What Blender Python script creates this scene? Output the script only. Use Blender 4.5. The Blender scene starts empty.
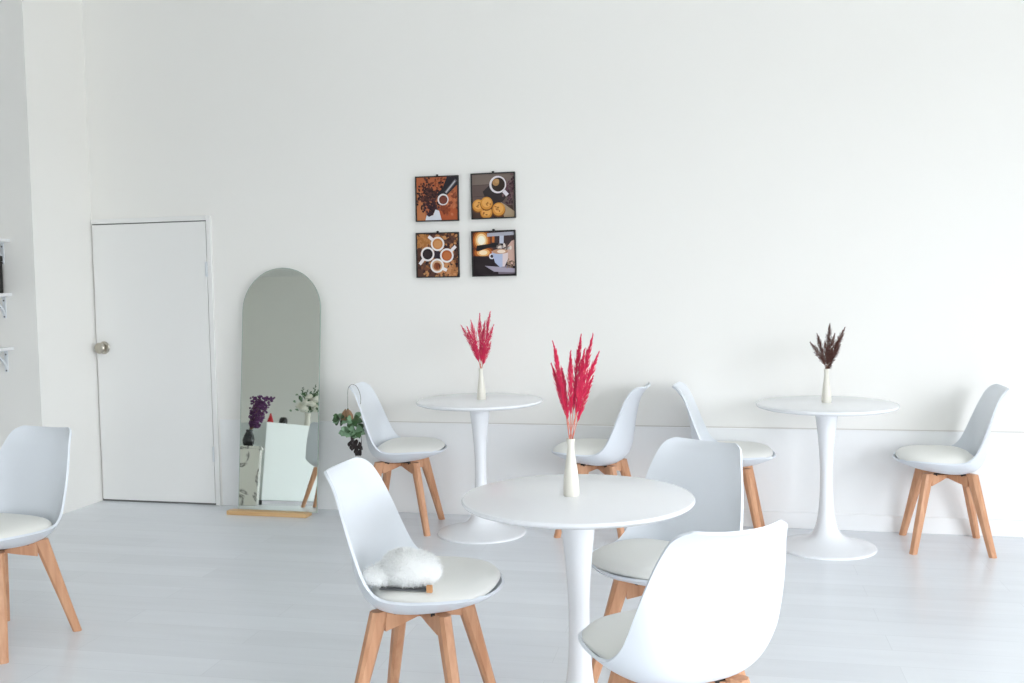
import bpy, bmesh, math, random
from mathutils import Vector, Matrix, noise
random.seed(7)
C = bpy.context.scene.collection
PI = math.pi
R = math.radians

# ------------------------------------------------------------------ materials
def srgb(r, g, b):
    f = lambda c: (c / 12.92) if c <= 0.04045 else ((c + 0.055) / 1.055) ** 2.4
    return (f(r / 255), f(g / 255), f(b / 255), 1)

def mat(name, col, rough=0.5, metal=0.0, spec=0.5, noise_amt=0.0, noise_scale=8.0, bump=0.0, bump_scale=200.0, coat=0.0,
        sss=0.0):
    m = bpy.data.materials.new(name); m.use_nodes = True
    nt = m.node_tree; b = nt.nodes['Principled BSDF']
    b.inputs['Base Color'].default_value = col
    b.inputs['Roughness'].default_value = rough
    b.inputs['Metallic'].default_value = metal
    b.inputs['Specular IOR Level'].default_value = spec
    b.inputs['Coat Weight'].default_value = coat
    tc = nt.nodes.new('ShaderNodeTexCoord')
    if noise_amt > 0:
        n = nt.nodes.new('ShaderNodeTexNoise'); n.inputs['Scale'].default_value = noise_scale
        n.inputs['Detail'].default_value = 4
        nt.links.new(tc.outputs['Object'], n.inputs['Vector'])
        mx = nt.nodes.new('ShaderNodeMix'); mx.data_type = 'RGBA'
        k = 1 - noise_amt
        mx.inputs[6].default_value = (col[0] * k, col[1] * k, col[2] * k, 1)
        mx.inputs[7].default_value = (min(1, col[0] / k), min(1, col[1] / k), min(1, col[2] / k), 1)
        nt.links.new(n.outputs['Fac'], mx.inputs[0]); nt.links.new(mx.outputs[2], b.inputs['Base Color'])
    if bump > 0:
        n2 = nt.nodes.new('ShaderNodeTexNoise'); n2.inputs['Scale'].default_value = bump_scale
        nt.links.new(tc.outputs['Object'], n2.inputs['Vector'])
        bp = nt.nodes.new('ShaderNodeBump'); bp.inputs['Strength'].default_value = bump
        bp.inputs['Distance'].default_value = 0.002
        nt.links.new(n2.outputs['Fac'], bp.inputs['Height']); nt.links.new(bp.outputs['Normal'], b.inputs['Normal'])
    return m

def wood_mat(name, c1, c2, rough=0.45, axis=2, scale=14.0):
    m = bpy.data.materials.new(name); m.use_nodes = True
    nt = m.node_tree; b = nt.nodes['Principled BSDF']; b.inputs['Roughness'].default_value = rough
    tc = nt.nodes.new('ShaderNodeTexCoord'); mp = nt.nodes.new('ShaderNodeMapping')
    s = [scale * 3] * 3; s[axis] = scale * 0.22
    mp.inputs['Scale'].default_value = s
    n = nt.nodes.new('ShaderNodeTexNoise'); n.inputs['Scale'].default_value = 1.0
    n.inputs['Detail'].default_value = 5; n.inputs['Distortion'].default_value = 0.6
    r = nt.nodes.new('ShaderNodeValToRGB')
    r.color_ramp.elements[0].position = 0.32; r.color_ramp.elements[0].color = c1
    r.color_ramp.elements[1].position = 0.68; r.color_ramp.elements[1].color = c2
    nt.links.new(tc.outputs['Object'], mp.inputs['Vector']); nt.links.new(mp.outputs['Vector'], n.inputs['Vector'])
    nt.links.new(n.outputs['Fac'], r.inputs['Fac']); nt.links.new(r.outputs['Color'], b.inputs['Base Color'])
    return m

def floor_mat():
    m = bpy.data.materials.new('pale_laminate'); m.use_nodes = True
    nt = m.node_tree; b = nt.nodes['Principled BSDF']
    b.inputs['Roughness'].default_value = 0.26; b.inputs['Specular IOR Level'].default_value = 0.65
    tc = nt.nodes.new('ShaderNodeTexCoord')
    mp = nt.nodes.new('ShaderNodeMapping'); mp.inputs['Rotation'].default_value = (0, 0, R(-2))
    nt.links.new(tc.outputs['Object'], mp.inputs['Vector'])
    br = nt.nodes.new('ShaderNodeTexBrick')
    br.inputs['Scale'].default_value = 1.0; br.inputs['Brick Width'].default_value = 1.22
    br.inputs['Row Height'].default_value = 0.16; br.inputs['Mortar Size'].default_value = 0.0012
    br.inputs['Mortar Smooth'].default_value = 0.3
    br.inputs['Color1'].default_value = srgb(224, 228, 233); br.inputs['Color2'].default_value = srgb(230, 234, 239)
    br.inputs['Mortar'].default_value = srgb(214, 218, 223)
    nt.links.new(mp.outputs['Vector'], br.inputs['Vector'])
    mp2 = nt.nodes.new('ShaderNodeMapping'); mp2.inputs['Scale'].default_value = (1.2, 11, 1)
    nt.links.new(tc.outputs['Object'], mp2.inputs['Vector'])
    n = nt.nodes.new('ShaderNodeTexNoise'); n.inputs['Scale'].default_value = 1.6; n.inputs['Detail'].default_value = 6
    nt.links.new(mp2.outputs['Vector'], n.inputs['Vector'])
    rp = nt.nodes.new('ShaderNodeValToRGB')
    rp.color_ramp.elements[0].position = .3; rp.color_ramp.elements[0].color = (.955, .955, .955, 1)
    rp.color_ramp.elements[1].position = .7; rp.color_ramp.elements[1].color = (1, 1, 1, 1)
    nt.links.new(n.outputs['Fac'], rp.inputs['Fac'])
    mx = nt.nodes.new('ShaderNodeMix'); mx.data_type = 'RGBA'; mx.blend_type = 'MULTIPLY'; mx.inputs[0].default_value = 1
    nt.links.new(br.outputs['Color'], mx.inputs[6]); nt.links.new(rp.outputs['Color'], mx.inputs[7])
    nt.links.new(mx.outputs[2], b.inputs['Base Color'])
    return m

def marble_mat():
    m = bpy.data.materials.new('white_marble'); m.use_nodes = True
    nt = m.node_tree; b = nt.nodes['Principled BSDF']; b.inputs['Roughness'].default_value = 0.2
    tc = nt.nodes.new('ShaderNodeTexCoord')
    n = nt.nodes.new('ShaderNodeTexNoise'); n.inputs['Scale'].default_value = 3.2; n.inputs['Detail'].default_value = 7
    n.inputs['Distortion'].default_value = 1.2
    nt.links.new(tc.outputs['Object'], n.inputs['Vector'])
    r = nt.nodes.new('ShaderNodeValToRGB')
    e = r.color_ramp.elements
    e[0].position = .47; e[0].color = srgb(232, 230, 220)
    e[1].position = .53; e[1].color = srgb(232, 230, 220)
    k = e.new(.50); k.color = srgb(120, 118, 112)
    nt.links.new(n.outputs['Fac'], r.inputs['Fac']); nt.links.new(r.outputs['Color'], b.inputs['Base Color'])
    return m

M = {}
M['wall'] = mat('white_wall_paint', srgb(241, 240, 236), 0.75, spec=0.25, bump=0.05, bump_scale=60)
M['wainscot'] = mat('white_wainscot_paint', srgb(240, 241, 241), 0.6, spec=0.3)
M['ceiling'] = mat('white_ceiling_paint', srgb(240, 240, 238), 0.8, spec=0.2)
M['door'] = mat('white_door_paint', srgb(238, 238, 236), 0.5, spec=0.4)
M['ledge_strip'] = mat('grey_ledge_strip', srgb(214, 211, 206), 0.8)
M['gap'] = mat('dark_gap', srgb(112, 112, 110), 0.9)
M['floor'] = floor_mat()
M['shell'] = mat('white_polypropylene', srgb(223, 228, 234), 0.38, spec=0.45)
M['cushion'] = mat('off_white_leatherette', srgb(234, 234, 229), 0.5, spec=0.4, bump=0.05, bump_scale=400)
M['beech'] = wood_mat('beech_wood', srgb(192, 138, 102), srgb(211, 161, 125))
M['pine'] = wood_mat('pale_pine', srgb(205, 165, 115), srgb(226, 190, 142), axis=0)
M['table'] = mat('white_lacquer', srgb(236, 238, 241), 0.22, spec=0.5)
M['ivory'] = mat('ivory_ceramic', srgb(226, 223, 212), 0.35, noise_amt=0.01)
M['pink'] = mat('pink_dried_grass', srgb(230, 66, 110), 0.8, noise_amt=0.16, noise_scale=40)
M['pinkstem'] = mat('peach_stem', srgb(226, 140, 120), 0.7)
M['brown'] = mat('brown_dried_grass', srgb(112, 78, 70), 0.85, noise_amt=0.2, noise_scale=40)
M['brownstem'] = mat('tan_stem', srgb(150, 110, 90), 0.8)
M['black'] = mat('black_frame', srgb(34, 32, 32), 0.45)
M['rubber'] = mat('black_rubber', srgb(45, 42, 40), 0.7)
M['nickel'] = mat('satin_nickel', srgb(190, 184, 172), 0.28, metal=1.0)
M['shelf'] = mat('white_shelf_laminate', srgb(232, 233, 234), 0.5)
M['bracket'] = mat('white_bracket', srgb(222, 226, 230), 0.45)
M['screw'] = mat('grey_screw', srgb(120, 120, 122), 0.4, metal=0.8)
M['mirror'] = mat('mirror_silver', (0.80, 0.84, 0.79, 1), 0.015, metal=1.0)
M['glassedge'] = mat('green_glass_edge', srgb(176, 190, 180), 0.15)
M['fur'] = mat('white_fur', srgb(240, 241, 240), 0.9, spec=0.15, noise_amt=0.02, noise_scale=60)
M['tan'] = mat('tan_leather', srgb(205, 150, 100), 0.6)
M['darksole'] = mat('dark_grey_lining', srgb(88, 90, 92), 0.8)
M['leaf'] = mat('green_leaf', srgb(124, 156, 124), 0.55, noise_amt=0.3, noise_scale=25)
M['leafdark'] = mat('dark_green_leaf', srgb(66, 96, 60), 0.55, noise_amt=0.25, noise_scale=25)
M['husk'] = mat('brown_husk', srgb(150, 120, 92), 0.8, noise_amt=0.2, noise_scale=50)
M['driedblack'] = mat('dried_dark_pods', srgb(52, 44, 44), 0.8)
M['cord'] = mat('grey_cord', srgb(128, 126, 120), 0.8)
M['counter'] = mat('white_counter_laminate', srgb(226, 232, 232), 0.4)
M['marble'] = marble_mat()
M['purple'] = mat('purple_dried_flowers', srgb(104, 62, 108), 0.8, noise_amt=0.25, noise_scale=30)
M['rose'] = mat('white_rose', srgb(240, 238, 226), 0.6)
M['darkvase'] = mat('dark_glazed_vase', srgb(42, 44, 48), 0.2)
M['red'] = mat('red_paper', srgb(200, 34, 48), 0.6)
M['winframe'] = mat('white_window_frame', srgb(226, 226, 226), 0.5)

# ------------------------------------------------------------------ helpers
def tag(o, label=None, cat=None, group=None, kind=None):
    if label: o['label'] = label
    if cat: o['category'] = cat
    if group: o['group'] = group
    if kind: o['kind'] = kind
    return o

def obj(name, bm, m, parent=None, smooth=40, mods=None):
    bmesh.ops.recalc_face_normals(bm, faces=bm.faces[:])
    me = bpy.data.meshes.new(name); bm.to_mesh(me); bm.free()
    for x in (m if isinstance(m, (list, tuple)) else [m]): me.materials.append(x)
    if smooth:
        for p in me.polygons: p.use_smooth = True
        me.set_sharp_from_angle(angle=R(smooth))
    o = bpy.data.objects.new(name, me); C.objects.link(o)
    if parent: o.parent = parent
    return o

def empty(name, loc=(0, 0, 0), rz=0.0):
    o = bpy.data.objects.new(name, None); C.objects.link(o)
    o.location = loc; o.rotation_euler = (0, 0, rz); o.empty_display_size = .1
    return o

def copy_tree(o):
    c = o.copy(); C.objects.link(c)
    for ch in list(o.children):
        d = ch.copy(); C.objects.link(d); d.parent = c
        for g in list(ch.children):
            e = g.copy(); C.objects.link(e); e.parent = d
    return c

def box(bm, x0, x1, y0, y1, z0, z1, bevel=0.0, segs=2, mi=0, mtx=None):
    r = bmesh.ops.create_cube(bm, size=1)
    vs = r['verts']
    for v in vs:
        v.co = Vector((x0 + (v.co.x + .5) * (x1 - x0), y0 + (v.co.y + .5) * (y1 - y0), z0 + (v.co.z + .5) * (z1 - z0)))
    fs = list({f for v in vs for f in v.link_faces})
    for f in fs: f.material_index = mi
    if bevel > 0:
        es = list({e for v in vs for e in v.link_edges})
        rr = bmesh.ops.bevel(bm, geom=es, offset=bevel, segments=segs, profile=0.5, affect='EDGES')
        vs = list({v for f in rr['faces'] for v in f.verts} | {v for v in vs if v.is_valid})
    if mtx is not None:
        for v in vs: v.co = mtx @ v.co
    return bm

def lathe(bm, prof, n=48, mi=0, origin=(0, 0, 0), cap_ends=True):
    rings = []
    ox, oy, oz = origin
    for (r, z) in prof:
        if r < 1e-6:
            rings.append([bm.verts.new((ox, oy, oz + z))])
        else:
            rings.append([bm.verts.new((ox + r * math.cos(2 * PI * i / n), oy + r * math.sin(2 * PI * i / n), oz + z)) for i in range(n)])
    for a, b in zip(rings, rings[1:]):
        for i in range(n):
            j = (i + 1) % n
            if len(a) == 1 and len(b) == 1: continue
            if len(a) == 1: f = bm.faces.new((a[0], b[i], b[j]))
            elif len(b) == 1: f = bm.faces.new((a[i], a[j], b[0]))
            else: f = bm.faces.new((a[i], a[j], b[j], b[i]))
            f.material_index = mi
    return bm

def tube(bm, pts, r, n=8, mi=0, r_end=None, cap=True):
    pts = [Vector(p) for p in pts]
    rings = []
    up = Vector((0, 0, 1))
    for i, p in enumerate(pts):
        t = (pts[min(i + 1, len(pts) - 1)] - pts[max(i - 1, 0)]).normalized()
        a = t.cross(up)
        if a.length < 1e-3: a = t.cross(Vector((1, 0, 0)))
        a.normalize(); b = t.cross(a)
        k = i / max(1, len(pts) - 1)
        rr = r if r_end is None else r + (r_end - r) * k
        rings.append([bm.verts.new(p + a * rr * math.cos(2 * PI * j / n) + b * rr * math.sin(2 * PI * j / n)) for j in range(n)])
    for A, B in zip(rings, rings[1:]):
        for j in range(n):
            f = bm.faces.new((A[j], A[(j + 1) % n], B[(j + 1) % n], B[j])); f.material_index = mi
    if cap:
        bm.faces.new(rings[0]).material_index = mi; bm.faces.new(list(reversed(rings[-1]))).material_index = mi
    return bm

def catmull(P, per=4):
    """interpolate list of tuples"""
    out = []
    n = len(P)
    for i in range(n - 1):
        p0 = P[max(i - 1, 0)]; p1 = P[i]; p2 = P[i + 1]; p3 = P[min(i + 2, n - 1)]
        for k in range(per):
            t = k / per
            out.append(tuple(0.5 * ((2 * b) + (-a + c) * t + (2 * a - 5 * b + 4 * c - d) * t * t + (-a + 3 * b - 3 * c + d) * t ** 3)
                             for a, b, c, d in zip(p0, p1, p2, p3)))
    out.append(tuple(P[-1]))
    return out

def prism(bm, poly, axis_fn, t0, t1, mi=0):
    """extrude polygon (list of (u,v)) between t0,t1; axis_fn(u,v,t)->xyz"""
    A = [bm.verts.new(axis_fn(u, v, t0)) for u, v in poly]
    B = [bm.verts.new(axis_fn(u, v, t1)) for u, v in poly]
    bm.faces.new(A).material_index = mi; bm.faces.new(list(reversed(B))).material_index = mi
    n = len(poly)
    for i in range(n):
        bm.faces.new((A[i], B[i], B[(i + 1) % n], A[(i + 1) % n])).material_index = mi
    return bm

# ------------------------------------------------------------------ camera (solved from the photo)
F_PX, YAW, PITCH, ROLL, CAM_H = 1003.841, -0.241394, 0.059871, -0.018196, 1.38597
fw = Vector((math.sin(YAW) * math.cos(PITCH), math.cos(YAW) * math.cos(PITCH), -math.sin(PITCH)))
r0 = Vector((math.cos(YAW), -math.sin(YAW), 0)); u0 = r0.cross(fw)
rv = math.cos(ROLL) * r0 + math.sin(ROLL) * u0; uv = -math.sin(ROLL) * r0 + math.cos(ROLL) * u0
cd = bpy.data.cameras.new('camera'); cam = bpy.data.objects.new('camera', cd); C.objects.link(cam)
cd.sensor_width = 36; cd.lens = 36 * F_PX / 1024; cd.clip_start = 0.05
mw = Matrix((rv, uv, -fw)).transposed().to_4x4(); mw.translation = (0, 0, CAM_H)
cam.matrix_world = mw
bpy.context.scene.camera = cam

# ------------------------------------------------------------------ room shell
YW = 5.684           # rear wall
XB, YB = -4.182, 5.14  # the projecting corner block at the left
XR, XL, YF, ZC = 4.4, -9.9, -6.4, 4.3

def struct(name, bm, m, smooth=0, parent=None):
    o = obj(name, bm, m, parent, smooth)
    if parent is None: o['kind'] = 'structure'
    return o

bm = bmesh.new(); box(bm, XL - .2, XR + .2, YF - .2, YW + .2, -0.1, 0); struct('floor', bm, M['floor'])
bm = bmesh.new(); box(bm, XL - .2, XR + .2, YF - .2, YW + .2, ZC, ZC + .1); struct('ceiling', bm, M['ceiling'])
bm = bmesh.new(); box(bm, XB, XR + .2, YW, YW + .2, 0, ZC); struct('wall_rear', bm, M['wall'])
bm = bmesh.new(); box(bm, XL - .2, XB, YB, YW + .2, 0, ZC); struct('wall_left', bm, M['wall'])   # block: side face and alcove face
bm = bmesh.new(); box(bm, XL - .2, XL, YF, YB, 0, ZC); struct('wall_far_left', bm, M['wall'])
# right wall with shop window opening
WY0, WY1, WZ0, WZ1 = -3.4, 2.9, 0.10, 2.75
bm = bmesh.new()
box(bm, XR, XR + .2, YF, WY0, 0, ZC); box(bm, XR, XR + .2, WY1, YW, 0, ZC)
box(bm, XR, XR + .2, WY0, WY1, 0, WZ0); box(bm, XR, XR + .2, WY0, WY1, WZ1, ZC)
struct('wall_right', bm, M['wall'])
# front wall (behind the camera) with shop front opening
FX0, FX1, FZ0, FZ1 = 1.0, 3.6, 0.10, 2.5
bm = bmesh.new()
box(bm, XL, FX0, YF - .2, YF, 0, ZC); box(bm, FX1, XR + .2, YF - .2, YF, 0, ZC)
box(bm, FX0, FX1, YF - .2, YF, 0, FZ0); box(bm, FX0, FX1, YF - .2, YF, FZ1, ZC)
struct('wall_front', bm, M['wall'])
bm = bmesh.new()
for k in range(4):
    y = WY0 + (WY1 - WY0) * k / 3
    box(bm, XR + .06, XR + .12, max(WY0, y - .03), min(WY1, y + .03), WZ0, WZ1)
box(bm, XR + .06, XR + .12, WY0, WY1, WZ0, WZ0 + .06); box(bm, XR + .06, XR + .12, WY0, WY1, WZ1 - .06, WZ1)
struct('window_1', bm, M['winframe'])
bm = bmesh.new()
for k in range(4):
    x = FX0 + (FX1 - FX0) * k / 3
    box(bm, max(FX0, x - .03), min(FX1, x + .03), YF - .12, YF - .06, FZ0, FZ1)
box(bm, FX0, FX1, YF - .12, YF - .06, FZ0, FZ0 + .06); box(bm, FX0, FX1, YF - .12, YF - .06, FZ1 - .06, FZ1)
struct('window_2', bm, M['winframe'])

# wainscot panel (proud of the wall) with a thin grey strip above it, and baseboard
ZR = 0.549
bm = bmesh.new()
box(bm, -3.305, XR, YW - .012, YW, 0, ZR, bevel=.003)
struct('trim_1', bm, M['wainscot'])
bm = bmesh.new()
box(bm, -0.80, XR, YW - .024, YW - .012, 0, 0.09, bevel=.003)
struct('baseboard_rear', bm, M['wainscot'])

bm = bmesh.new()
box(bm, -2.25, XR, YW - .004, YW, ZR, ZR + .006)  # thin strip, greyer than the wall, along the panel's top edge
struct('trim_2', bm, M['ledge_strip'])

# door in the rear wall (flush slab with thin frame)
DX0, DX1, DZ = -4.168, -3.356, 1.795
d = empty('door_1', (0, 0, 0)); d['kind'] = 'structure'
bm = bmesh.new(); box(bm, DX0, DX1, YW - .014, YW, .012, DZ, bevel=.0015); obj('door_slab', bm, M['door'], d, 0)
bm = bmesh.new()
box(bm, DX0 - .012, DX1 + .01, YW - .005, YW, 0, .012); box(bm, DX0 - .006, DX1 + .006, YW - .006, YW, DZ, DZ + .007)
box(bm, DX1, DX1 + .006, YW - .006, YW, 0, DZ); box(bm, DX0 - .004, DX0, YW - .006, YW, 0, DZ)
obj('door_gap', bm, M['gap'], d, 0)
bm = bmesh.new()
box(bm, DX1 + .006, DX1 + .036, YW - .018, YW, 0, DZ + .037, bevel=.002)
box(bm, DX0 - .006, DX1 + .006, YW - .018, YW, DZ + .007, DZ + .037, bevel=.002)
obj('door_frame', bm, M['door'], d, 0)
bm = bmesh.new()
m90 = Matrix.Translation((-4.115, YW - .014, 1.005)) @ Matrix.Rotation(R(90), 4, 'X') @ Matrix.Diagonal((1.22, 1.22, .9, 1))
lathe(bm, [(0, 0), (.033, 0), (.034, .004), (.030, .009), (.014, .012), (.012, .03), (.02, .036), (.028, .045), (.029, .058), (.024, .066), (.012, .069), (0, .07)], 32)
bm.transform(m90); obj('door_knob', bm, M['nickel'], d)
bm = bmesh.new()
for k in range(3):
    lathe(bm, [(0, 0), (.006, 0), (.006, .030), (0, .030)], 12, origin=(DX1 + .003, YW - .02, 1.45 + .032 * k))
box(bm, DX1 - .012, DX1 + .016, YW - .0165, YW - .013, 1.452, 1.54)
obj('hinge', bm, M['bracket'], d)
bm = bmesh.new()
for k in range(3):
    lathe(bm, [(0, 0), (.006, 0), (.006, .030), (0, .030)], 12, origin=(DX1 + .003, YW - .02, .28 + .032 * k))
obj('hinge', bm, M['bracket'], d)

# ------------------------------------------------------------------ dining chair
RIM = [  # rim x, half width, rim z, spine x, spine z, bowl exponent     (front -> top)
    (0.2213, 0.1225, 0.4569, 0.2533, 0.4496, 2.48),
    (0.1991, 0.1683, 0.4598, 0.2331, 0.4371, 2.78),
    (0.1570, 0.2067, 0.4628, 0.1750, 0.4166, 3.08),
    (0.0970, 0.2291, 0.4628, 0.1070, 0.3996, 3.18),
    (0.0195, 0.2381, 0.4608, 0.0195, 0.3866, 3.18),
    (-0.0357, 0.2360, 0.4647, -0.0439, 0.3846, 3.18),
    (-0.0694, 0.2316, 0.4784, -0.0978, 0.3946, 3.08),
    (-0.1031, 0.2206, 0.5141, -0.1400, 0.4186, 2.98),
    (-0.1333, 0.2102, 0.5802, -0.1637, 0.4591, 2.88),
    (-0.1515, 0.2026, 0.6262, -0.1742, 0.5283, 2.78),
    (-0.1675, 0.1948, 0.6673, -0.1825, 0.6066, 2.68),
    (-0.1869, 0.1833, 0.7162, -0.1961, 0.6849, 2.58),
    (-0.2038, 0.1714, 0.7554, -0.2209, 0.7456, 2.48),
    (-0.2224, 0.1604, 0.7877, -0.2504, 0.7828, 2.48),
    (-0.2413, 0.1456, 0.8072, -0.2673, 0.8004, 2.48),
    (-0.2596, 0.1206, 0.8181, -0.2816, 0.8092, 2.48),
]
def shell_mesh():
    rows = catmull(RIM, 3)
    bm = bmesh.new(); N = 24; grid = []
    for (xr, w, zr, xs, zs, p) in rows:
        row = []
        for j in range(N + 1):
            s = -1 + 2 * j / N
            s = math.sin(s * PI / 2) * .55 + s * .45
            k = abs(s) ** p
            row.append(bm.verts.new((xs + (xr - xs) * k, w * s, zs + (zr - zs) * k)))
        grid.append(row)
    for a, b in zip(grid, grid[1:]):
        for j in range(N):
            bm.faces.new((a[j], a[j + 1], b[j + 1], b[j]))
    return bm

def make_shell(parent):
    bm = shell_mesh()
    # thickness, rounded rim: offset copy along normals and bridge with a small bead
    bmesh.ops.recalc_face_normals(bm, faces=bm.faces[:])
    o = obj('seat_shell', bm, M['shell'], parent, 0)
    for p in o.data.polygons: p.use_smooth = True
    # make sure normals point up/inside
    s = o.modifiers.new('thick', 'SOLIDIFY'); s.thickness = 0.009; s.offset = 0; s.use_rim = True
    b = o.modifiers.new('bev', 'BEVEL'); b.width = .003; b.segments = 2; b.limit_method = 'ANGLE'; b.angle_limit = R(50)
    sb = o.modifiers.new('sub', 'SUBSURF'); sb.levels = 1; sb.render_levels = 1
    return o

def superell(a, b, n, t):
    c, s = math.cos(t), math.sin(t)
    return (a * math.copysign(abs(c) ** (2 / n), c), b * math.copysign(abs(s) ** (2 / n), s))

def make_cushion(parent):
    bm = bmesh.new(); n = 56; cx = .046
    prof = [(0.0, .4965), (.35, .4960), (.6, .4935), (.8, .4875), (.91, .479), (.965, .470), (.992, .4635), (1.0, .4575), (.99, .452), (.95, .4485), (.8, .440), (.5, .425), (0, .42)]
    rings = []
    for (k, z) in prof:
        if k == 0: rings.append([bm.verts.new((cx, 0, z))]); continue
        ring = []
        for i in range(n):
            t = 2 * PI * i / n
            x, y = superell(.194, .222, 2.6, t) if math.cos(t) >= 0 else superell(.172, .222, 3.2, t)
            ring.append(bm.verts.new((cx + x * k, y * k, z)))
        rings.append(ring)
    for a, b in zip(rings, rings[1:]):
        for i in range(n):
            j = (i + 1) % n
            if len(a) == 1: bm.faces.new((a[0], b[i], b[j]))
            elif len(b) == 1: bm.faces.new((a[i], a[j], b[0]))
            else: bm.faces.new((a[i], a[j], b[j], b[i]))
    return obj('seat_cushion', bm, M['cushion'], parent, 60)

def leg_mesh(sx, sy):
    bm = bmesh.new()
    top = Vector((sx * .101, sy * .103, .390)); foot = Vector((sx * .182, sy * .192, 0))
    dr = Vector((sx, sy * 1.05, 0)).normalized()   # in-plane (diagonal) direction
    pr = Vector((-dr.y, dr.x, 0))
    secs = [(0.0, .0165, .0165), (.35, .0195, .0185), (.8, .0255, .0195), (1.0, .0280, .0195)]
    rings = []
    for (t, a, b) in secs:
        c = foot.lerp(top, t); ring = []
        for (u, v) in [(1, .55), (.55, 1), (-.55, 1), (-1, .55), (-1, -.55), (-.55, -1), (.55, -1), (1, -.55)]:
            ring.append(bm.verts.new(c + dr * a * u + pr * b * v))
        rings.append(ring)
    for A, B in zip(rings, rings[1:]):
        for i in range(8): bm.faces.new((A[i], A[(i + 1) % 8], B[(i + 1) % 8], B[i]))
    bm.faces.new(rings[0]); bm.faces.new(rings[-1])
    return bm

def brace_mesh(sy):
    bm = bmesh.new()
    ang = math.atan2(sy * .103, .101); L = math.hypot(.101, .103) - .012
    c, s = math.cos(ang), math.sin(ang)
    poly = [(-L, .382), (-L, .326), (-L * .5, .341), (-.025, .352), (.025, .352), (L * .5, .341), (L, .326), (L, .382), (L * .55, .374), (-L * .55, .374)]
    hw = .0150
    prism(bm, poly, lambda u, v, t: (u * c - t * s, u * s + t * c, v + (0 if sy > 0 else -.0004)), -hw, hw)
    return bm

def make_chair():
    t = empty('dining_chair')
    make_shell(t); make_cushion(t)
    for sx in (1, -1):
        for sy in (1, -1):
            obj('leg', leg_mesh(sx, sy), M['beech'], t, 35)
    obj('cross_brace', brace_mesh(1), M['beech'], t, 30)
    obj('cross_brace', brace_mesh(-1), M['beech'], t, 30)
    bm = bmesh.new(); box(bm, -.05, .05, -.05, .05, .3742, .3800, bevel=.002)
    for sx in (1, -1):
        for sy in (1, -1): box(bm, sx * .07 - .014, sx * .07 + .014, sy * .07 - .014, sy * .07 + .014, .374, .383)
    obj('mounting_plate', bm, M['rubber'], t, 0)
    return t

chair0 = make_chair()
CH = [
    (-1.0263, 2.9277, 0.2, 'white chair with a fluffy white bundle on its seat, left of the front table'),
    (-0.3044, 3.317, 241.9, 'white chair behind the right edge of the front table, turned toward the camera'),
    (-0.1990, 2.5309, 126.0, 'nearest white chair, seen from behind at the lower right of front table'),
    (-1.9719, 5.341, 5.7, 'white chair by the arched mirror with a green sprig hung on its backrest'),
    (-0.8559, 5.4177, 172.4, 'white chair at the right side of the rear left table, facing left'),
    (-0.1684, 5.4253, -0.7, 'white chair at the left side of the rear right table, facing right'),
    (0.923, 5.4253, 179.9, 'white chair against the wall at the far right, facing the brown plumes table'),
    (-2.9098, 3.3091, -96.7, 'white chair cut off by the left edge of the photo, near the door'),
    (-4.10, 1.90, -97.0, 'white chair seen only as a reflection in the arched mirror'),
]
for i, (x, y, a, lab) in enumerate(CH):
    c = chair0 if i == 0 else copy_tree(chair0)
    c.location = (x, y, 0); c.rotation_euler = (0, 0, R(a))
    tag(c, lab, 'chair', 'white dining chairs with beech legs')

# ------------------------------------------------------------------ tables
def make_table():
    t = empty('bistro_table')
    bm = bmesh.new()
    lathe(bm, [(0, .740), (.339, .740), (.345, .7385), (.348, .734), (.348, .730), (.344, .725), (.324, .718), (.29, .714), (0, .714)], 96)
    obj('tabletop', bm, M['table'], t, 35)
    bm = bmesh.new()
    P = catmull([(.066, .7135), (.0575, .69), (.049, .63), (.040, .54), (.0335, .44), (.0315, .36), (.033, .28), (.0385, .20), (.0475, .14), (.058, .10), (.078, .068), (.115, .045), (.16, .030), (.205, .019), (.238, .011)], 3)
    lathe(bm, [(0, .7135)] + P + [(.2445, .008), (.2455, .004), (.245, 0), (0, 0)], 72)
    obj('pedestal', bm, M['table'], t, 60)
    return t
tab0 = make_table()
TB = [(-0.5296, 2.9373, 'front round white pedestal table with pink plumes, chairs on both sides'),
      (-1.4904, 5.2819, 'rear left round white pedestal table beside the wall, below the four coffee pictures'),
      (0.3331, 5.2913, 'rear right round white pedestal table holding the brown plumes')]
for i, (x, y, lab) in enumerate(TB):
    t = tab0 if i == 0 else copy_tree(tab0)
    t.location = (x, y, 0); tag(t, lab, 'table', 'round white tables')

# ------------------------------------------------------------------ vases
def vase_bm():
    bm = bmesh.new()
    P = catmull([(.0235, .002), (.0245, .012), (.0240, .035), (.0205, .070), (.0155, .105), (.0115, .135), (.0105, .150), (.0125, .166), (.0140, .172)], 3)
    lathe(bm, [(0, 0), (.0225, 0)] + P + [(.0132, .1728), (.0118, .171), (.0095, .159), (.0080, .145), (0, .125)], 40)
    return bm
v0 = obj('bud_vase', vase_bm(), M['ivory'], None, 50)
VS = [(-0.548, 2.939, 'ivory bud vase standing on the front round table'),
      (-1.482, 5.294, 'ivory bud vase standing on the rear left table under the pictures'),
      (0.335, 5.325, 'ivory bud vase of brown plumes standing on the rear right table')]
for i, (x, y, lab) in enumerate(VS):
    v = v0 if i == 0 else v0.copy()
    if i: C.objects.link(v)
    v.location = (x, y, .7402); tag(v, lab, 'vase', 'ivory bud vases')

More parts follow.
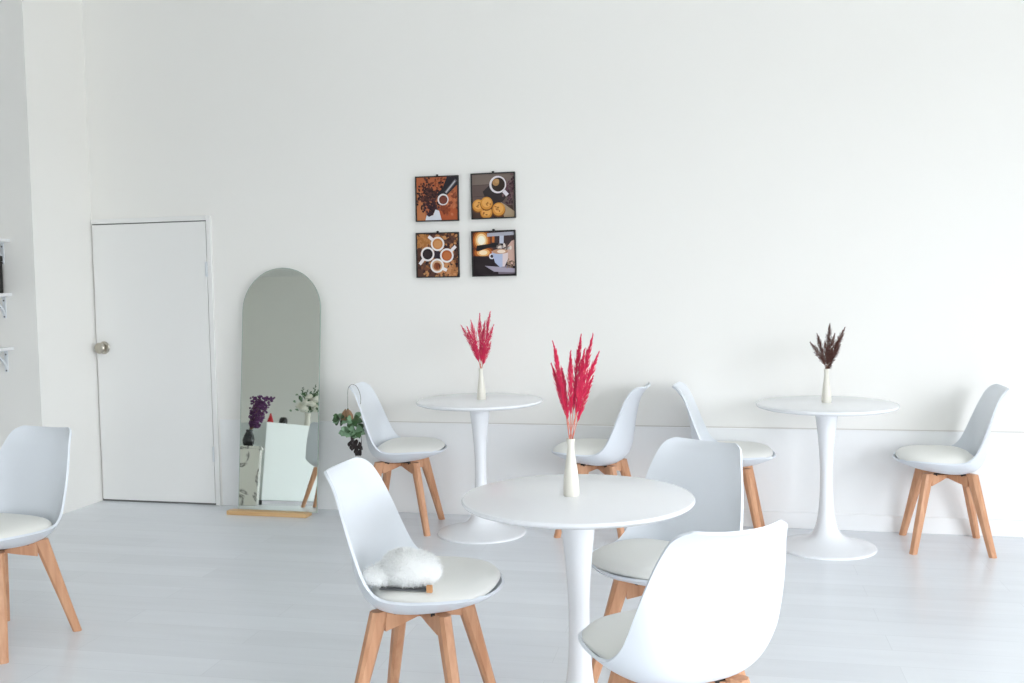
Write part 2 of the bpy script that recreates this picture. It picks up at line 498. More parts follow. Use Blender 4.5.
ORD = ['leftmost', 'second from left', 'third from left', 'fourth from left', 'fifth from left', 'sixth from left', 'seventh from left', 'eighth from left', 'ninth from left', 'tenth from left', 'eleventh from left']
def plume(bs, tip, dy, ms, mp, label, group, wid, start=.36, dens=230):
    rnd = random.Random(label)
    b = Vector(bs); tp = Vector(tip) + Vector((0, dy, 0))
    # quadratic bend: leaves the neck near-vertical then leans out
    mid = b.lerp(tp, .5); mid.x = b.x + (tp.x - b.x) * .38; mid.y = b.y + (tp.y - b.y) * .38
    cur = lambda t: b * (1 - t) ** 2 + mid * 2 * t * (1 - t) + tp * t * t
    L = (tp - b).length
    root = empty('pampas_stem', b)
    bm = bmesh.new()
    pts = [cur(k / 12) - b for k in range(12)]
    pts = [Vector((0, 0, -.028))] + pts
    tube(bm, pts, .0013, 6, r_end=.0006)
    obj('stem', bm, ms, root, 60)
    bm = bmesh.new()
    for k in range(dens):
        t = start + (1 - start) * (k + rnd.random()) / dens
        p = cur(t) - b; tg = (cur(min(1, t + .02)) - cur(t - .02)).normalized()
        q = (t - start) / (1 - start)
        env = wid * (math.sin(PI * min(1, q * .9 + .12)) ** .8 if q < .97 else .2)
        a = rnd.random() * 2 * PI
        s1 = tg.cross(Vector((0, 1, 0))).normalized(); s2 = tg.cross(s1)
        out = s1 * math.cos(a) + s2 * math.sin(a)
        ln = L * (.08 + .08 * rnd.random()) * (1.0 if q < .6 else max(.25, 1.0 - (q - .6) * 1.9))
        e = p + tg * ln * .95 + out * env * (.3 + 1.0 * rnd.random())
        m_ = p.lerp(e, .55) + out * env * .15
        sd = tg.cross(out).normalized() * (.0009 + .0008 * rnd.random())
        v = [bm.verts.new(p), bm.verts.new(m_ + sd), bm.verts.new(e), bm.verts.new(m_ - sd)]
        bm.faces.new(v)
        sd2 = out * .0012
        v = [bm.verts.new(p), bm.verts.new(m_ + sd2), bm.verts.new(e), bm.verts.new(m_ - sd2)]
        bm.faces.new(v)
    obj('plume', bm, mp, root, 0)
    tag(root, label, 'dried plume', group)
    return root

Rt = Vector((rv.x, rv.y, 0)).normalized()
def bouquet(x, y, px0, scale, tips, ms, mp, colour, where, wid, start=.36, dens=230):
    z0 = .7402 + .167
    order = sorted(range(len(tips)), key=lambda i: tips[i][0])
    for n, i in enumerate(order):
        tx, ty = tips[i]
        du = (tx - px0[0]) / scale; dz = (px0[1] - ty) / scale
        dy = [.015, -.02, .03, -.012, 0, .022, -.03, .01, -.018, .025][i % 10]
        k = (i * 2.4); b = (x + .006 * math.cos(k), y + .006 * math.sin(k), z0)
        tip = Vector((x, y, z0)) + Rt * du + Vector((0, 0, dz))
        nm = ORD[n] if n < len(tips) - 1 else 'rightmost'
        plume(b, tip, dy, ms, mp, '%s of the %s dried plumes in the vase on the %s table' % (nm, colour, where), '%s dried plumes on the %s table' % (colour, where), wid, start, dens)
bouquet(-.548, 2.939, (571, 441), 334, [(552, 365), (556.5, 343), (581, 337), (595, 336.5), (600, 354), (593, 378), (574, 352), (563, 370), (587, 350)], M['pinkstem'], M['pink'], 'pink', 'front', .0105, .27)
bouquet(-1.482, 5.294, (480.5, 368), 183, [(461, 324), (472.5, 319), (479, 313), (491.5, 311), (494, 324), (490, 341), (469, 325), (485, 320)], M['pinkstem'], M['pink'], 'pink', 'rear left', .017, .15, 260)
bouquet(.335, 5.325, (828, 370), 206, [(811, 341), (818, 332), (832, 322.5), (847, 326), (845, 334), (843, 344), (836, 332), (833, 364), (826, 340)], M['brownstem'], M['brown'], 'brown', 'rear right', .018, .15, 260)

# ------------------------------------------------------------------ pictures
PALETTE = {}
def pm(rgb):
    if rgb not in PALETTE: PALETTE[rgb] = mat('print_ink_%d_%d_%d' % rgb, srgb(*rgb), .5, spec=.3)
    return PALETTE[rgb]

class Print:
    def __init__(s, hs): s.bm = bmesh.new(); s.hs = hs; s.mats = []; s.lay = 0
    def mi(s, rgb):
        m = pm(rgb)
        if m not in s.mats: s.mats.append(m)
        return s.mats.index(m)
    def poly(s, pts, rgb, lay=None):
        s.lay += 1
        y = -.0100 - .00001 * s.lay
        # clip to the print
        pts = clip(pts)
        if len(pts) < 3: return
        vs = [s.bm.verts.new((u * s.hs, y, v * s.hs)) for u, v in pts]
        s.bm.faces.new(vs).material_index = s.mi(rgb)
    def disc(s, cx, cy, r, rgb, ry=None, rot=0, n=22):
        ry = ry or r
        c, q = math.cos(rot), math.sin(rot)
        s.poly([(cx + r * math.cos(2 * PI * i / n) * c - ry * math.sin(2 * PI * i / n) * q,
                 cy + r * math.cos(2 * PI * i / n) * q + ry * math.sin(2 * PI * i / n) * c) for i in range(n)], rgb)
    def scatter(s, n, cx, cy, sx, sy, cols, r, seed):
        rd = random.Random(seed)
        for k in range(n):
            s.disc(cx + rd.gauss(0, sx), cy + rd.gauss(0, sy), r * (.7 + .6 * rd.random()), rd.choice(cols), r * .65, rd.random() * PI, 8)
    def line(s, a, b, w, rgb, w2=None):
        w2 = w2 or w
        d = Vector((b[0] - a[0], b[1] - a[1])).normalized(); n = (-d.y, d.x)
        s.poly([(a[0] + n[0] * w, a[1] + n[1] * w), (b[0] + n[0] * w2, b[1] + n[1] * w2), (b[0] - n[0] * w2, b[1] - n[1] * w2), (a[0] - n[0] * w, a[1] - n[1] * w)], rgb)

def clip(poly):
    for ax, sg in ((0, 1), (0, -1), (1, 1), (1, -1)):
        out = []
        for i in range(len(poly)):
            a, b = poly[i], poly[(i + 1) % len(poly)]
            ia, ib = a[ax] * sg <= .995, b[ax] * sg <= .995
            if ia: out.append(a)
            if ia != ib:
                t = (sg * .995 - a[ax]) / (b[ax] - a[ax])
                out.append((a[0] + (b[0] - a[0]) * t, a[1] + (b[1] - a[1]) * t))
        poly = out
        if len(poly) < 3: return []
    return poly

SQ = [(-1, -1), (1, -1), (1, 1), (-1, 1)]
def art_portafilter(p):
    p.poly(SQ, (186, 104, 66)); p.poly([(-1, -1), (-.55, -1), (-.75, .3), (-1, .5)], (196, 124, 80))
    p.poly([(0, -1), (1, -1), (1, -.45), (.1, -.4)], (178, 88, 52))
    p.scatter(60, .6, -.1, .35, .35, [(150, 82, 56), (128, 64, 44), (196, 116, 76)], .09, 3)
    p.scatter(40, 0, .75, .4, .2, [(150, 78, 48), (110, 58, 42)], .07, 13)
    p.scatter(170, -.4, .18, .26, .30, [(58, 34, 34), (74, 44, 40), (48, 30, 32), (92, 56, 48)], .075, 4)
    p.scatter(60, -.25, -.45, .2, .14, [(62, 38, 42), (84, 52, 54), (48, 28, 34)], .075, 5)
    p.poly([(.5, 1), (1, 1), (1, .62), (.55, .2), (.18, .05), (-.02, .2), (.3, .5)], (44, 40, 46))
    p.line((.42, .25), (.95, .85), .07, (96, 92, 96)); p.line((.44, .27), (.9, .8), .03, (186, 184, 186))
    p.disc(.30, -.05, .27, (226, 222, 222)); p.disc(.31, -.06, .205, (104, 54, 44)); p.disc(.31, -.08, .15, (120, 64, 52))
    p.scatter(26, .4, -.52, .10, .07, [(122, 56, 34), (140, 68, 40)], .08, 6)
    p.poly([(-.58, -1), (-.5, -.72), (-.2, -.78), (-.08, -.5), (.1, -.56), (.22, -1)], (214, 216, 224))
    p.poly([(-.52, -.74), (-.38, -.6), (-.2, -.62), (-.18, -.74), (-.4, -.84)], (58, 38, 46))
def art_cup_cookies(p):
    p.poly(SQ, (98, 82, 78)); p.poly([(-1, .5), (1, .56), (1, 1), (-1, 1)], (120, 106, 98))
    p.line((-1, .5), (1, .55), .012, (74, 60, 58)); p.line((-1, -.02), (.2, .0), .012, (78, 62, 60))
    p.poly([(-.5, .2), (-.1, .55), (.3, .3), (.6, -.1), (.3, -.45), (-.3, -.3)], (52, 44, 46)); p.poly([(-1, -1), (1, -1), (.9, -.45), (-.6, -.35), (-1, -.5)], (74, 54, 46))
    p.scatter(70, .82, .2, .13, .42, [(88, 58, 66), (64, 42, 50), (112, 84, 88)], .07, 8)
    p.poly([(.35, -.3), (.55, -.42), (1, -.75), (1, -1), (.5, -1)], (166, 146, 120))
    p.line((.5, .2), (.68, .0), .085, (222, 216, 222))
    p.disc(.23, .50, .40, (226, 220, 222)); p.disc(.25, .50, .32, (54, 42, 36)); p.disc(.14, .60, .16, (176, 132, 84)); p.disc(.2, .66, .10, (190, 148, 98))
    for cx, cy, r in ((-.72, -.42, .30), (-.34, -.75, .30), (.25, -.62, .32), (-.32, -.33, .31)):
        p.disc(cx, cy - .04, r, (128, 74, 28)); p.disc(cx, cy, r * .94, (208, 142, 62)); p.disc(cx, cy + .03, r * .7, (226, 166, 88))
        p.scatter(5, cx, cy, .09, .07, [(168, 104, 46), (146, 92, 44)], .05, int(cx * 100))
def art_four_cups(p):
    p.poly(SQ, (92, 62, 52))
    p.scatter(420, 0, 0, .75, .75, [(66, 42, 40), (50, 34, 36), (150, 94, 56), (186, 126, 80), (120, 74, 52), (84, 52, 44), (198, 142, 92)], .095, 9)
    p.scatter(60, -.7, .65, .18, .2, [(170, 112, 60), (186, 128, 74)], .10, 10); p.scatter(70, .6, -.7, .25, .2, [(196, 138, 92), (176, 116, 70)], .10, 11)
    p.disc(0, 0, .2, (50, 40, 50))
    for cx, cy, c1, c2, (hx, hy) in ((.02, .52, (196, 130, 74), (206, 146, 92), (-.42, .88)), (-.48, .05, (40, 30, 34), (48, 36, 38), (-.88, -.42)), (.46, -.03, (176, 92, 48), (192, 110, 62), (.9, .4)), (-.02, -.5, (206, 166, 130), (150, 82, 46), (.45, -.72))):
        p.line((cx, cy), (hx, hy), .075, (232, 226, 226))
        p.disc(cx, cy, .335, (234, 228, 226)); p.disc(cx, cy, .25, c1); p.disc(cx, cy - .02, .18, c2)
    p.poly([(-.12, -.35), (.05, -.4), (.02, -.66), (-.1, -.6)], (120, 60, 36)); p.poly([(.02, -.4), (.16, -.46), (.1, -.66)], (90, 46, 32))
def art_machine(p):
    p.poly(SQ, (44, 34, 38)); p.poly([(-1, -.1), (1, 0), (1, .98), (-1, .98)], (62, 48, 50))
    for r, c in ((.62, (110, 56, 30)), (.52, (170, 88, 36)), (.42, (220, 150, 78)), (.32, (246, 214, 160)), (.22, (252, 244, 224))):
        p.disc(-.58, .62, r * .78, c, r * .95)
    for r, c in ((.5, (120, 60, 32)), (.4, (184, 98, 40)), (.28, (238, 180, 110)), (.18, (250, 228, 190))):
        p.disc(-.5, .05, r * 1.1, c, r * .6)
    p.line((-.02, .5), (.0, .95), .06, (190, 110, 52)); p.line((.38, .45), (.4, .9), .10, (196, 200, 216))
    p.poly([(-.3, .78), (.97, .82), (.97, .98), (-.3, .94)], (176, 176, 188))
    p.poly([(-.85, .15), (-.8, .38), (.1, .48), (.5, .42), (.5, .2), (.1, .3), (-.3, .25), (-.75, .12)], (26, 24, 28))
    p.poly([(-1, -.95), (-1, -.1), (-.2, -.12), (.0, -.5), (-.1, -.95)], (36, 27, 31))
    p.poly([(.6, -.3), (.65, .3), (.85, .55), (1, .6), (1, -.6), (.7, -.55)], (206, 170, 156))
    p.scatter(26, .45, .25, .14, .06, [(186, 178, 178), (120, 104, 100), (222, 210, 200), (90, 70, 66)], .09, 21)
    p.poly([(.2, -.75), (.6, -.55), (1, -.75), (1, -.95), (.2, -.95)], (122, 110, 122)); p.poly([(-.45, -.56), (.2, -.62), (1, -.72), (1, -.9), (.0, -.84)], (168, 160, 176)); p.scatter(30, .8, -.5, .12, .1, [(110, 86, 70), (150, 126, 106)], .05, 25)
    p.disc(-.1, -.13, .13, (218, 218, 228)); p.disc(-.09, -.13, .075, (60, 48, 52))
    p.poly([(-.1, .1), (.68, -.0), (.66, -.3), (.5, -.62), (.28, -.64), (.05, -.42)], (176, 186, 214)); p.poly([(.42, .02), (.68, -.0), (.66, -.3), (.5, -.62), (.4, -.62)], (222, 206, 206))
    p.disc(.3, .08, .38, (196, 150, 120), .11); p.disc(.36, .08, .2, (240, 222, 204), .08)
pics = [(-1.834, 1.879, .1325, art_portafilter, 'square black framed picture of a coffee scoop and beans on orange wood, top left'),
        (-1.4925, 1.8835, .1325, art_cup_cookies, 'square black framed picture of a coffee cup above golden cookies, top right'),
        (-1.838, 1.5485, .1325, art_four_cups, 'square black framed picture of four coffee cups seen from above, bottom left'),
        (-1.4955, 1.550, .1325, art_machine, 'square black framed picture of a cup under a glowing espresso machine, bottom right')]
for (px, pz, hs, fn, lab) in pics:
    root = empty('framed_picture', (px, YW - .004, pz))
    root.rotation_euler = (0, R([.4, -.2, .3, -.3][pics.index((px, pz, hs, fn, lab))]), 0)
    bm = bmesh.new(); t = .0065
    box(bm, -hs, hs, -.018, 0, hs - t, hs, bevel=.001); box(bm, -hs, hs, -.018, 0, -hs, -hs + t, bevel=.001)
    box(bm, -hs, -hs + t, -.018, 0, -hs + t, hs - t, bevel=.001); box(bm, hs - t, hs, -.018, 0, -hs + t, hs - t, bevel=.001)
    obj('frame', bm, M['black'], root, 0)
    p = Print(hs - t); fn(p)
    box(p.bm, -(hs - t), hs - t, -.0095, -.002, -(hs - t), hs - t)
    bmk = p.bm
    me = bpy.data.meshes.new('print'); bmk.normal_update(); bmk.to_mesh(me); bmk.free()
    for m_ in p.mats: me.materials.append(m_)
    o = bpy.data.objects.new('print', me); C.objects.link(o); o.parent = root
    bm = bmesh.new(); box(bm, -.007, .007, -.006, 0, hs - .001, hs + .010, bevel=.0015)
    obj('hanger_tab', bm, M['black'], root, 0)
    tag(root, lab, 'picture', 'coffee pictures')

# ------------------------------------------------------------------ arched floor mirror
MX, MW, MY, MZ, TILT = -2.835, .521, 5.490, .022, R(6.4)
mir = empty('floor_mirror', (MX, MY, 0))
tag(mir, 'tall arched frameless mirror leaning on the wall on a pale wooden base', 'mirror')
HM = 1.482                     # length along the slope
def arch(w, h, n=40):
    r = w / 2
    return [(-r, 0), (r, 0)] + [(r * math.cos(PI * i / n), h - r + r * math.sin(PI * i / n)) for i in range(n + 1)]
ct, st = math.cos(TILT), math.sin(TILT)
sl = lambda u, v, t: (u, v * st + t * ct, MZ + v * ct - t * st)
bm = bmesh.new(); prism(bm, arch(MW, HM), sl, .0012, .008); obj('glass_pane', bm, M['glassedge'], mir, 0)
bm = bmesh.new()
vs = [bm.verts.new(sl(u, v + .003, .0008)) for u, v in arch(MW - .007, HM - .007)]
f = bm.faces.new(vs)
o = obj('mirror_face', bm, M['mirror'], mir, 0)
bm = bmesh.new()
box(bm, -3.147 - MX, -2.622 - MX, 5.440 - MY, 5.486 - MY, 0, .026, bevel=.002)
box(bm, -3.147 - MX, -2.622 - MX, 5.486 - MY, 5.520 - MY, 0, .0205, bevel=.001)
obj('wooden_base', bm, M['pine'], mir, 0)

# ------------------------------------------------------------------ wall shelves at the far left
def make_shelf():
    root = empty('wall_shelf')
    bm = bmesh.new(); box(bm, -.9, 0, -.21, 0, -.018, 0, bevel=.002); obj('board', bm, M['shelf'], root, 0)
    for bx in (-.055, -.80):
        bm = bmesh.new()
        box(bm, bx - .011, bx + .011, -.006, 0, -.150, -.018); box(bm, bx - .011, bx + .011, -.17, 0, -.024, -.018)
        out = [(.150 * (1 - math.sin(a)) if False else -.165 + .160 * math.sin(a), -.135 + .112 * math.cos(a)) for a in [PI / 2 * k / 10 for k in range(11)]]
        # curved strut from flange foot to the arm's end
        cur = []
        for k in range(11):
            t = k / 10
            y = -.006 * (1 - t) ** 2 + 2 * t * (1 - t) * (-.03) + t * t * (-.155); z = -.140 * (1 - t) ** 2 + 2 * t * (1 - t) * (-.06) + t * t * (-.026)
            cur.append((y, z))
        poly = cur + [(y + .004, z + .012) for y, z in reversed(cur)]
        prism(bm, poly, lambda u, v, t: (t, u, v), bx - .007, bx + .007)
        b = obj('bracket', bm, M['bracket'], root, 0)
        for z in (-.045, -.142):
            bm = bmesh.new()
            mm = bmesh.ops.create_cone(bm, cap_ends=True, segments=12, radius1=.005, radius2=.005, depth=.003)['verts']
            for v in mm: v.co = Vector((bx + v.co.x, -.0065 + v.co.z, z + v.co.y))
            obj('screw', bm, M['screw'], b, 0)
    return root
s0 = make_shelf()
for i, (x, z, lab) in enumerate([(-4.344, 1.693, 'topmost of the three white bracketed shelves at the left edge'),
                                 (-4.348, 1.3705, 'middle white bracketed shelf at the left edge, holding a black box'),
                                 (-4.352, 1.046, 'lowest of the three white bracketed shelves at the left edge')]):
    s = s0 if i == 0 else copy_tree(s0)
    s.location = (x, YB, z); tag(s, lab, 'shelf', 'white wall shelves')
root = empty('storage_box', (-4.478, 5.05, 1.3707)); tag(root, 'black upright box on the middle wall shelf at the left edge', 'box')
bm = bmesh.new(); box(bm, -.09, .09, -.07, .07, 0, .19, bevel=.004); obj('body', bm, M['black'], root, 0)
bm = bmesh.new(); box(bm, -.093, .093, -.073, .073, .1905, .222, bevel=.004); obj('lid', bm, M['black'], root, 0)

# ------------------------------------------------------------------ fluffy bundle on the front chair
def fluff():
    ch = CH[0]
    root = empty('fluffy_bundle', (0, 0, 0))
    bm = bmesh.new()
    lobes = [((.035, .0, .062), (.098, .075, .058)), ((-.070, -.015, .038), (.062, .058, .037)), ((.005, .02, .085), (.06, .05, .034)), ((.085, .0, .055), (.055, .062, .048))]
    bmesh.ops.create_icosphere(bm, subdivisions=5, radius=1)
    dirs = [v.co.normalized() for v in bm.verts]
    lobes = [((c[0], c[1], c[2] - .010), r) for c, r in lobes]
    cen = Vector((0, 0, .045))
    def surf(d):
        best = .02
        for c, r in lobes:
            c = Vector(c) - cen
            # ray from cen to ellipsoid
            o_ = Vector((-c.x / r[0], -c.y / r[1], -c.z / r[2])); dd = Vector((d.x / r[0], d.y / r[1], d.z / r[2]))
            A = dd.dot(dd); B = 2 * o_.dot(dd); Cc = o_.dot(o_) - 1
            D = B * B - 4 * A * Cc
            if D > 0: best = max(best, (-B + math.sqrt(D)) / (2 * A))
        return best
    for v in bm.verts:
        dr = v.co.normalized(); q = cen + dr * surf(dr)
        nz = noise.noise(q * 28) * .007 + noise.noise(q * 70) * .003
        q = q + dr * nz
        q.z = max(.003, q.z); v.co = q
    for _ in range(10): bmesh.ops.smooth_vert(bm, verts=bm.verts[:], factor=.6, use_axis_x=True, use_axis_y=True, use_axis_z=True)
    bm.normal_update()
    rnd = random.Random(5); base = [(v.co.copy(), v.normal.copy()) for v in bm.verts]
    for k in range(9000):
        p, n = rnd.choice(base)
        if p.z < .01: continue
        dr = (n + Vector((rnd.uniform(-1, 1), rnd.uniform(-1, 1), rnd.uniform(-1, .5))) * .75).normalized()
        s = dr.cross(Vector((rnd.uniform(-1, 1), rnd.uniform(-1, 1), 1))).normalized() * .0007
        ln = .008 + .008 * rnd.random(); p = p + Vector((rnd.uniform(-1, 1), rnd.uniform(-1, 1), rnd.uniform(-1, 1))) * .002
        e = p + dr * ln; e.z = max(e.z, .002)
        bm.faces.new([bm.verts.new(p - s), bm.verts.new(p + s), bm.verts.new(e)])
    obj('fur_body', bm, M['fur'], root, 70)
    bm = bmesh.new()
    box(bm, -.05, .100, -.066, .055, 0.0, .005, bevel=.0015); obj('lining', bm, M['darksole'], root, 0)
    bm = bmesh.new(); box(bm, .104, .122, -.078, -.066, 0.0, .024, bevel=.002); obj('leather_tab', bm, M['tan'], root, 0)
    tag(root, 'fluffy white fur bundle with tan tab lying on the front chair seat', 'fur accessory')
    return root
fl = fluff(); fl.scale = (.95, .95, .92)
ch = CH[0]
FLX, FLY, FLA, FLZ = -.018, -.136, 3.0, .486
a = R(ch[2])
fl.location = (ch[0] + FLX * math.cos(a) - FLY * math.sin(a), ch[1] + FLX * math.sin(a) + FLY * math.cos(a), FLZ)
fl.rotation_euler = (0, 0, R(ch[2] + FLA))

# ------------------------------------------------------------------ plant sprig hanging on the rear left chair
def leaf(bm, p, d, up, L, W, mi=0):
    d = d.normalized(); s = d.cross(up).normalized(); n = s.cross(d)
    prof = [(0, 0, 0), (.25, .36, .04), (.5, .5, .07), (.75, .38, .05), (1, 0, -.05)]
    mid = [bm.verts.new(p + d * L * t + n * L * (h - .03)) for t, w, h in prof]
    lt = [bm.verts.new(p + d * L * t + s * W * w + n * L * h) for t, w, h in prof[1:-1]]
    rt = [bm.verts.new(p + d * L * t - s * W * w + n * L * h) for t, w, h in prof[1:-1]]
    for side in (lt, rt):
        bm.faces.new((mid[0], mid[1], side[0])).material_index = mi
        bm.faces.new((mid[1], mid[2], side[1], side[0])).material_index = mi
        bm.faces.new((mid[2], mid[3], side[2], side[1])).material_index = mi
        bm.faces.new((mid[3], mid[4], side[2])).material_index = mi
HX, HY = -2.213, 5.150
hp = empty('hanging_plant', (HX, HY, .70)); tag(hp, 'green leafy sprig with dark dried pods hanging on cord from white chair back beside mirror', 'plant')
def H(x, z, y=0): return Vector((x - .078 - HX, y, z - .70))
bm = bmesh.new()
tube(bm, catmull([H(-2.133, .69), H(-2.132, .75), H(-2.131, .79), H(-2.129, .817, .01), H(-2.117, .830, .03), H(-2.099, .820, .045), H(-2.082, .79, .045), H(-2.072, .755, .04), H(-2.070, .72, .03)], 3), .0016, 6)
obj('cord', bm, M['cord'], hp, 60)
rnd = random.Random(11)
bm = bmesh.new()
tube(bm, [H(-2.133, .70), H(-2.125, .65), H(-2.11, .58), H(-2.10, .53)], .004, 6, 1)
for (cx, cz, n, rr, mi_) in ((-2.178, .640, 16, .035, 1), (-2.105, .645, 16, .035, 1), (-2.09, .585, 18, .036, 0), (-2.125, .575, 12, .03, 0)):
    for k in range(n):
        a_, b_ = rnd.random() * 2 * PI, rnd.uniform(-.5, .8)
        dr = Vector((math.cos(a_) * .8, math.sin(a_) * .8, -b_))
        leaf(bm, H(cx, cz, -.005) + dr * rr * .25, dr, Vector((rnd.uniform(-.6, .6), -1, rnd.uniform(.2, .9))), rnd.uniform(.035, .06), rnd.uniform(.03, .045), mi_ if rnd.random() < .7 else 1 - mi_)
obj('leaves', bm, [M['leaf'], M['leafdark']], hp, 60)
bm = bmesh.new()
for k in range(5):
    leaf(bm, H(-2.135 + rnd.uniform(-.012, .012), .70, -.01), Vector((rnd.uniform(-.2, .3), -.1, -1)), Vector((rnd.uniform(-.5, .5), -1, 0)), .085, .035)
obj('husk', bm, M['husk'], hp, 60)
bm = bmesh.new()
for k in range(34):
    x = -2.125 + rnd.random() * .055; z = .555 - rnd.random() * .06 - (x + 2.125) * .7
    leaf(bm, H(x, z, rnd.uniform(-.015, .015)), Vector((rnd.uniform(-.5, .5), rnd.uniform(-.3, .3), -1)), Vector((rnd.uniform(-1, 1), -1, .3)), rnd.uniform(.025, .04), .02)
tube(bm, [H(-2.06, .575), H(-2.058, .52), H(-2.062, .44)], .002, 5); tube(bm, [H(-2.11, .56), H(-2.105, .50)], .003, 5)
obj('dried_pods', bm, M['driedblack'], hp, 60)

# ------------------------------------------------------------------ things that show only in the mirror
A = Vector((-5.0, 1.55)); e1 = Vector((.45, -.893)); e2 = Vector((-.893, -.45))
cn = empty('service_counter', (A.x, A.y, 0), math.atan2(e1.y, e1.x)); tag(cn, 'white boxy service counter reflected in the middle of arched mirror', 'counter')
bm = bmesh.new(); box(bm, 0, 1.3, -.62, 0, .05, .86, bevel=.004); obj('body', bm, M['counter'], cn, 0)
bm = bmesh.new(); box(bm, .04, 1.26, -.58, -.04, 0, .0495); obj('plinth', bm, M['screw'], cn, 0)
mb = empty('marble_counter', (-4.70, 2.20, 0), R(-25)); tag(mb, 'low white marble counter with grey veins reflected at lower left of mirror', 'counter')
bm = bmesh.new(); box(bm, -1.05, -.01, -.48, -.01, 0.0, .546, bevel=.004); obj('body', bm, M['marble'], mb, 0)
bm = bmesh.new(); box(bm, -1.06, 0, -.49, 0, .5465, .571, bevel=.003); obj('top', bm, M['marble'], mb, 0)
# purple bouquet in a dark vase on the marble counter
pb = obj('dark_vase', lathe(bmesh.new(), [(0, 0), (.035, 0), (.055, .03), (.06, .07), (.045, .12), (.03, .15), (.034, .17), (.03, .17), (.026, .15), (0, .14)], 32), M['darkvase'], None, 50)
pb.location = (-4.94, 2.02, .5715); tag(pb, 'dark vase reflected in the mirror holding purple dried flowers', 'vase')
pf = empty('purple_flowers', (-4.94, 2.02, .726)); tag(pf, 'bushy purple dried flowers reflected at the left of arched mirror', 'flowers')
rnd = random.Random(3); bm = bmesh.new(); bs = bmesh.new()
for k in range(420):
    an, rr = rnd.random() * 2 * PI, math.sqrt(rnd.random()) * .085
    d_ = Vector((.10 + rr * 1.25 * math.cos(an), rr * 1.1 * math.sin(an), 0)); z = .04 + rnd.random() * .31
    tip = Vector((d_.x * (.4 + z * 2.2), d_.y * (.4 + z * 2), z))
    if k < 40: tube(bs, [Vector((0, 0, -.03)), tip * .5 + Vector((0, 0, .02)), tip], .0012, 4)
    bmesh.ops.create_icosphere(bm, subdivisions=1, radius=.008 + .007 * rnd.random(), matrix=Matrix.Translation(tip))
obj('blossom', bm, M['purple'], pf, 60); obj('stem', bs, M['brownstem'], pf, 60)
# rose bouquet in a white vase on the counter
rx, ry = -4.85, .90
rvz = obj('glass_vase', lathe(bmesh.new(), [(0, 0), (.03, 0), (.033, .01), (.028, .08), (.03, .13), (.036, .15), (.033, .15), (.026, .12), (0, .10)], 32), M['ivory'], None, 50)
rvz.location = (rx, ry, .8605); tag(rvz, 'pale vase reflected in the mirror under the white roses', 'vase')
rf = empty('rose_bouquet', (rx, ry, .995)); tag(rf, 'bouquet of white roses and green sprigs reflected at right of the arched mirror', 'flowers')
bm = bmesh.new(); rnd = random.Random(9)
roses = [(-.10, .0, .09), (-.02, .06, .05), (.05, .03, .11), (.02, .02, .18), (.10, .02, .16), (.06, -.03, .06), (.0, .05, .12), (.12, .0, .07)]
for q in roses:
    for (r_, z_) in ((.054, 0), (.042, .016), (.027, .027)):
        n_ = 14
        lathe(bm, [(0, -.03 + z_), (r_ * .7, -.022 + z_), (r_, 0 + z_), (r_ * .85, .018 + z_), (r_ * .55, .012 + z_), (0, .0 + z_)], n_, origin=q)
obj('roses', bm, M['rose'], rf, 50)
bm = bmesh.new()
for k in range(90):
    d_ = Vector((rnd.gauss(.02, .08), rnd.gauss(0, .05), rnd.uniform(.02, .22)))
    leaf(bm, d_, Vector((rnd.uniform(-1, 1), rnd.uniform(-.5, .5), rnd.uniform(-.4, 1))), Vector((0, 1, .4)), .05, .025, rnd.randint(0, 1))
for k in range(7):
    tx, tz = [(-.09, .30), (-.03, .27), (.07, .33), (.12, .28), (.03, .26), (-.12, .2), (.15, .2)][k]
    tube(bm, [Vector((0, 0, -.05)), Vector((tx * .5, 0, tz * .5)), Vector((tx, 0, tz))], .002, 4)
    for j in range(12):
        t = .45 + .55 * j / 12
        leaf(bm, Vector((tx * t, 0, tz * t)), Vector((rnd.uniform(-1, 1), rnd.uniform(-.4, .4), .6)), Vector((0, 1, .3)), .028, .014, 1)
obj('foliage', bm, [M['leaf'], M['leafdark']], rf, 60)
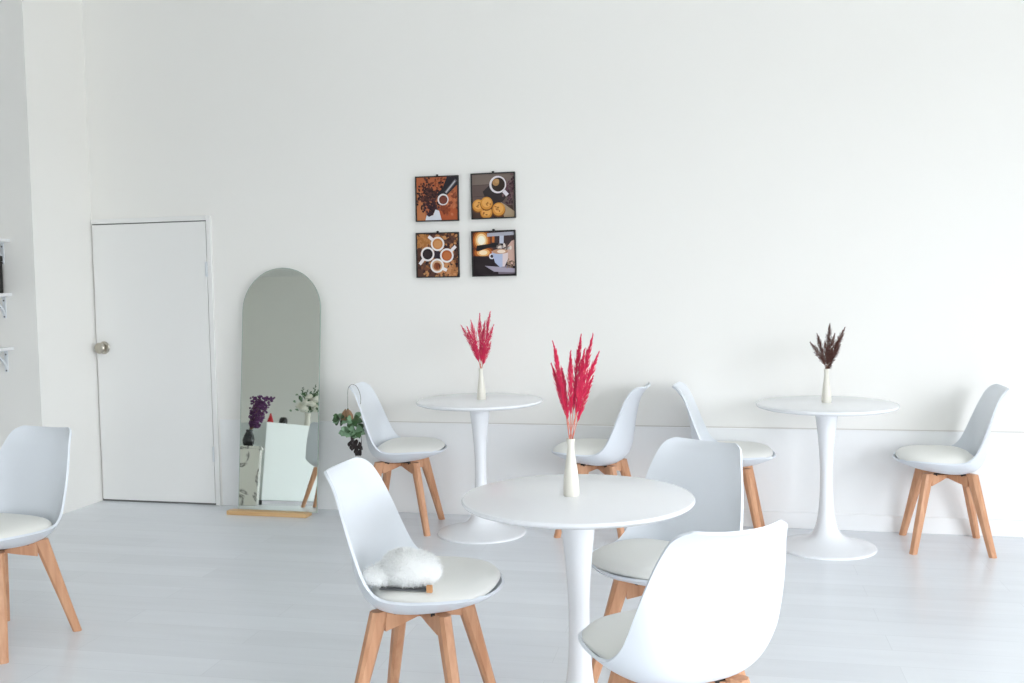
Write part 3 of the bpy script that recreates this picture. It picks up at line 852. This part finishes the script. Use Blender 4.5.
rc = obj('cone_ornament', lathe(bmesh.new(), [(0, 0), (.035, 0), (.034, .01), (.006, .10), (0, .105)], 24), M['red'], None, 40)
rc.location = (-5.04, 1.40, .8605); tag(rc, 'small red pointed ornament reflected on top of white counter', 'ornament')
bk = obj('round_ornament', lathe(bmesh.new(), [(0, 0), (.04, 0), (.045, .02), (.042, .055), (.03, .075), (0, .08)], 24), M['black'], None, 40)
bk.location = (-5.0, 1.18, .8605); tag(bk, 'small black rounded object reflected on top of white counter', 'ornament')

# ------------------------------------------------------------------ daylight
w = bpy.data.worlds.new('daylight'); bpy.context.scene.world = w; w.use_nodes = True
nt = w.node_tree; bg = nt.nodes['Background']
tc = nt.nodes.new('ShaderNodeTexCoord'); sx = nt.nodes.new('ShaderNodeSeparateXYZ')
nt.links.new(tc.outputs['Generated'], sx.inputs[0])
rp = nt.nodes.new('ShaderNodeValToRGB')
e = rp.color_ramp.elements
e[0].position = 0.0; e[0].color = (.38, .38, .37, 1)
e[1].position = 0.05; e[1].color = (.93, .97, 1.03, 1)
nt.links.new(sx.outputs['Z'], rp.inputs['Fac']); nt.links.new(rp.outputs['Color'], bg.inputs['Color'])
bg.inputs['Strength'].default_value = 9.8

def portal(name, loc, rot, sx_, sy_):
    l = bpy.data.lights.new(name, 'AREA'); l.shape = 'RECTANGLE'; l.size = sx_; l.size_y = sy_
    l.cycles.is_portal = True
    o = bpy.data.objects.new(name, l); C.objects.link(o); o.location = loc; o.rotation_euler = rot
portal('window_portal', (XR + .15, (WY0 + WY1) / 2, (WZ0 + WZ1) / 2), (0, R(90), 0), WZ1 - WZ0, WY1 - WY0)
portal('shopfront_portal', ((FX0 + FX1) / 2, YF - .15, (FZ0 + FZ1) / 2), (R(90), 0, 0), FX1 - FX0, FZ1 - FZ0)

sc = bpy.context.scene
sc.view_settings.view_transform = 'Standard'; sc.view_settings.look = 'None'
sc.view_settings.gamma = 1; sc.view_settings.use_curve_mapping = False
sc.view_settings.exposure = 0.0
sc.cycles.max_bounces = 12; sc.cycles.diffuse_bounces = 8; sc.cycles.glossy_bounces = 4
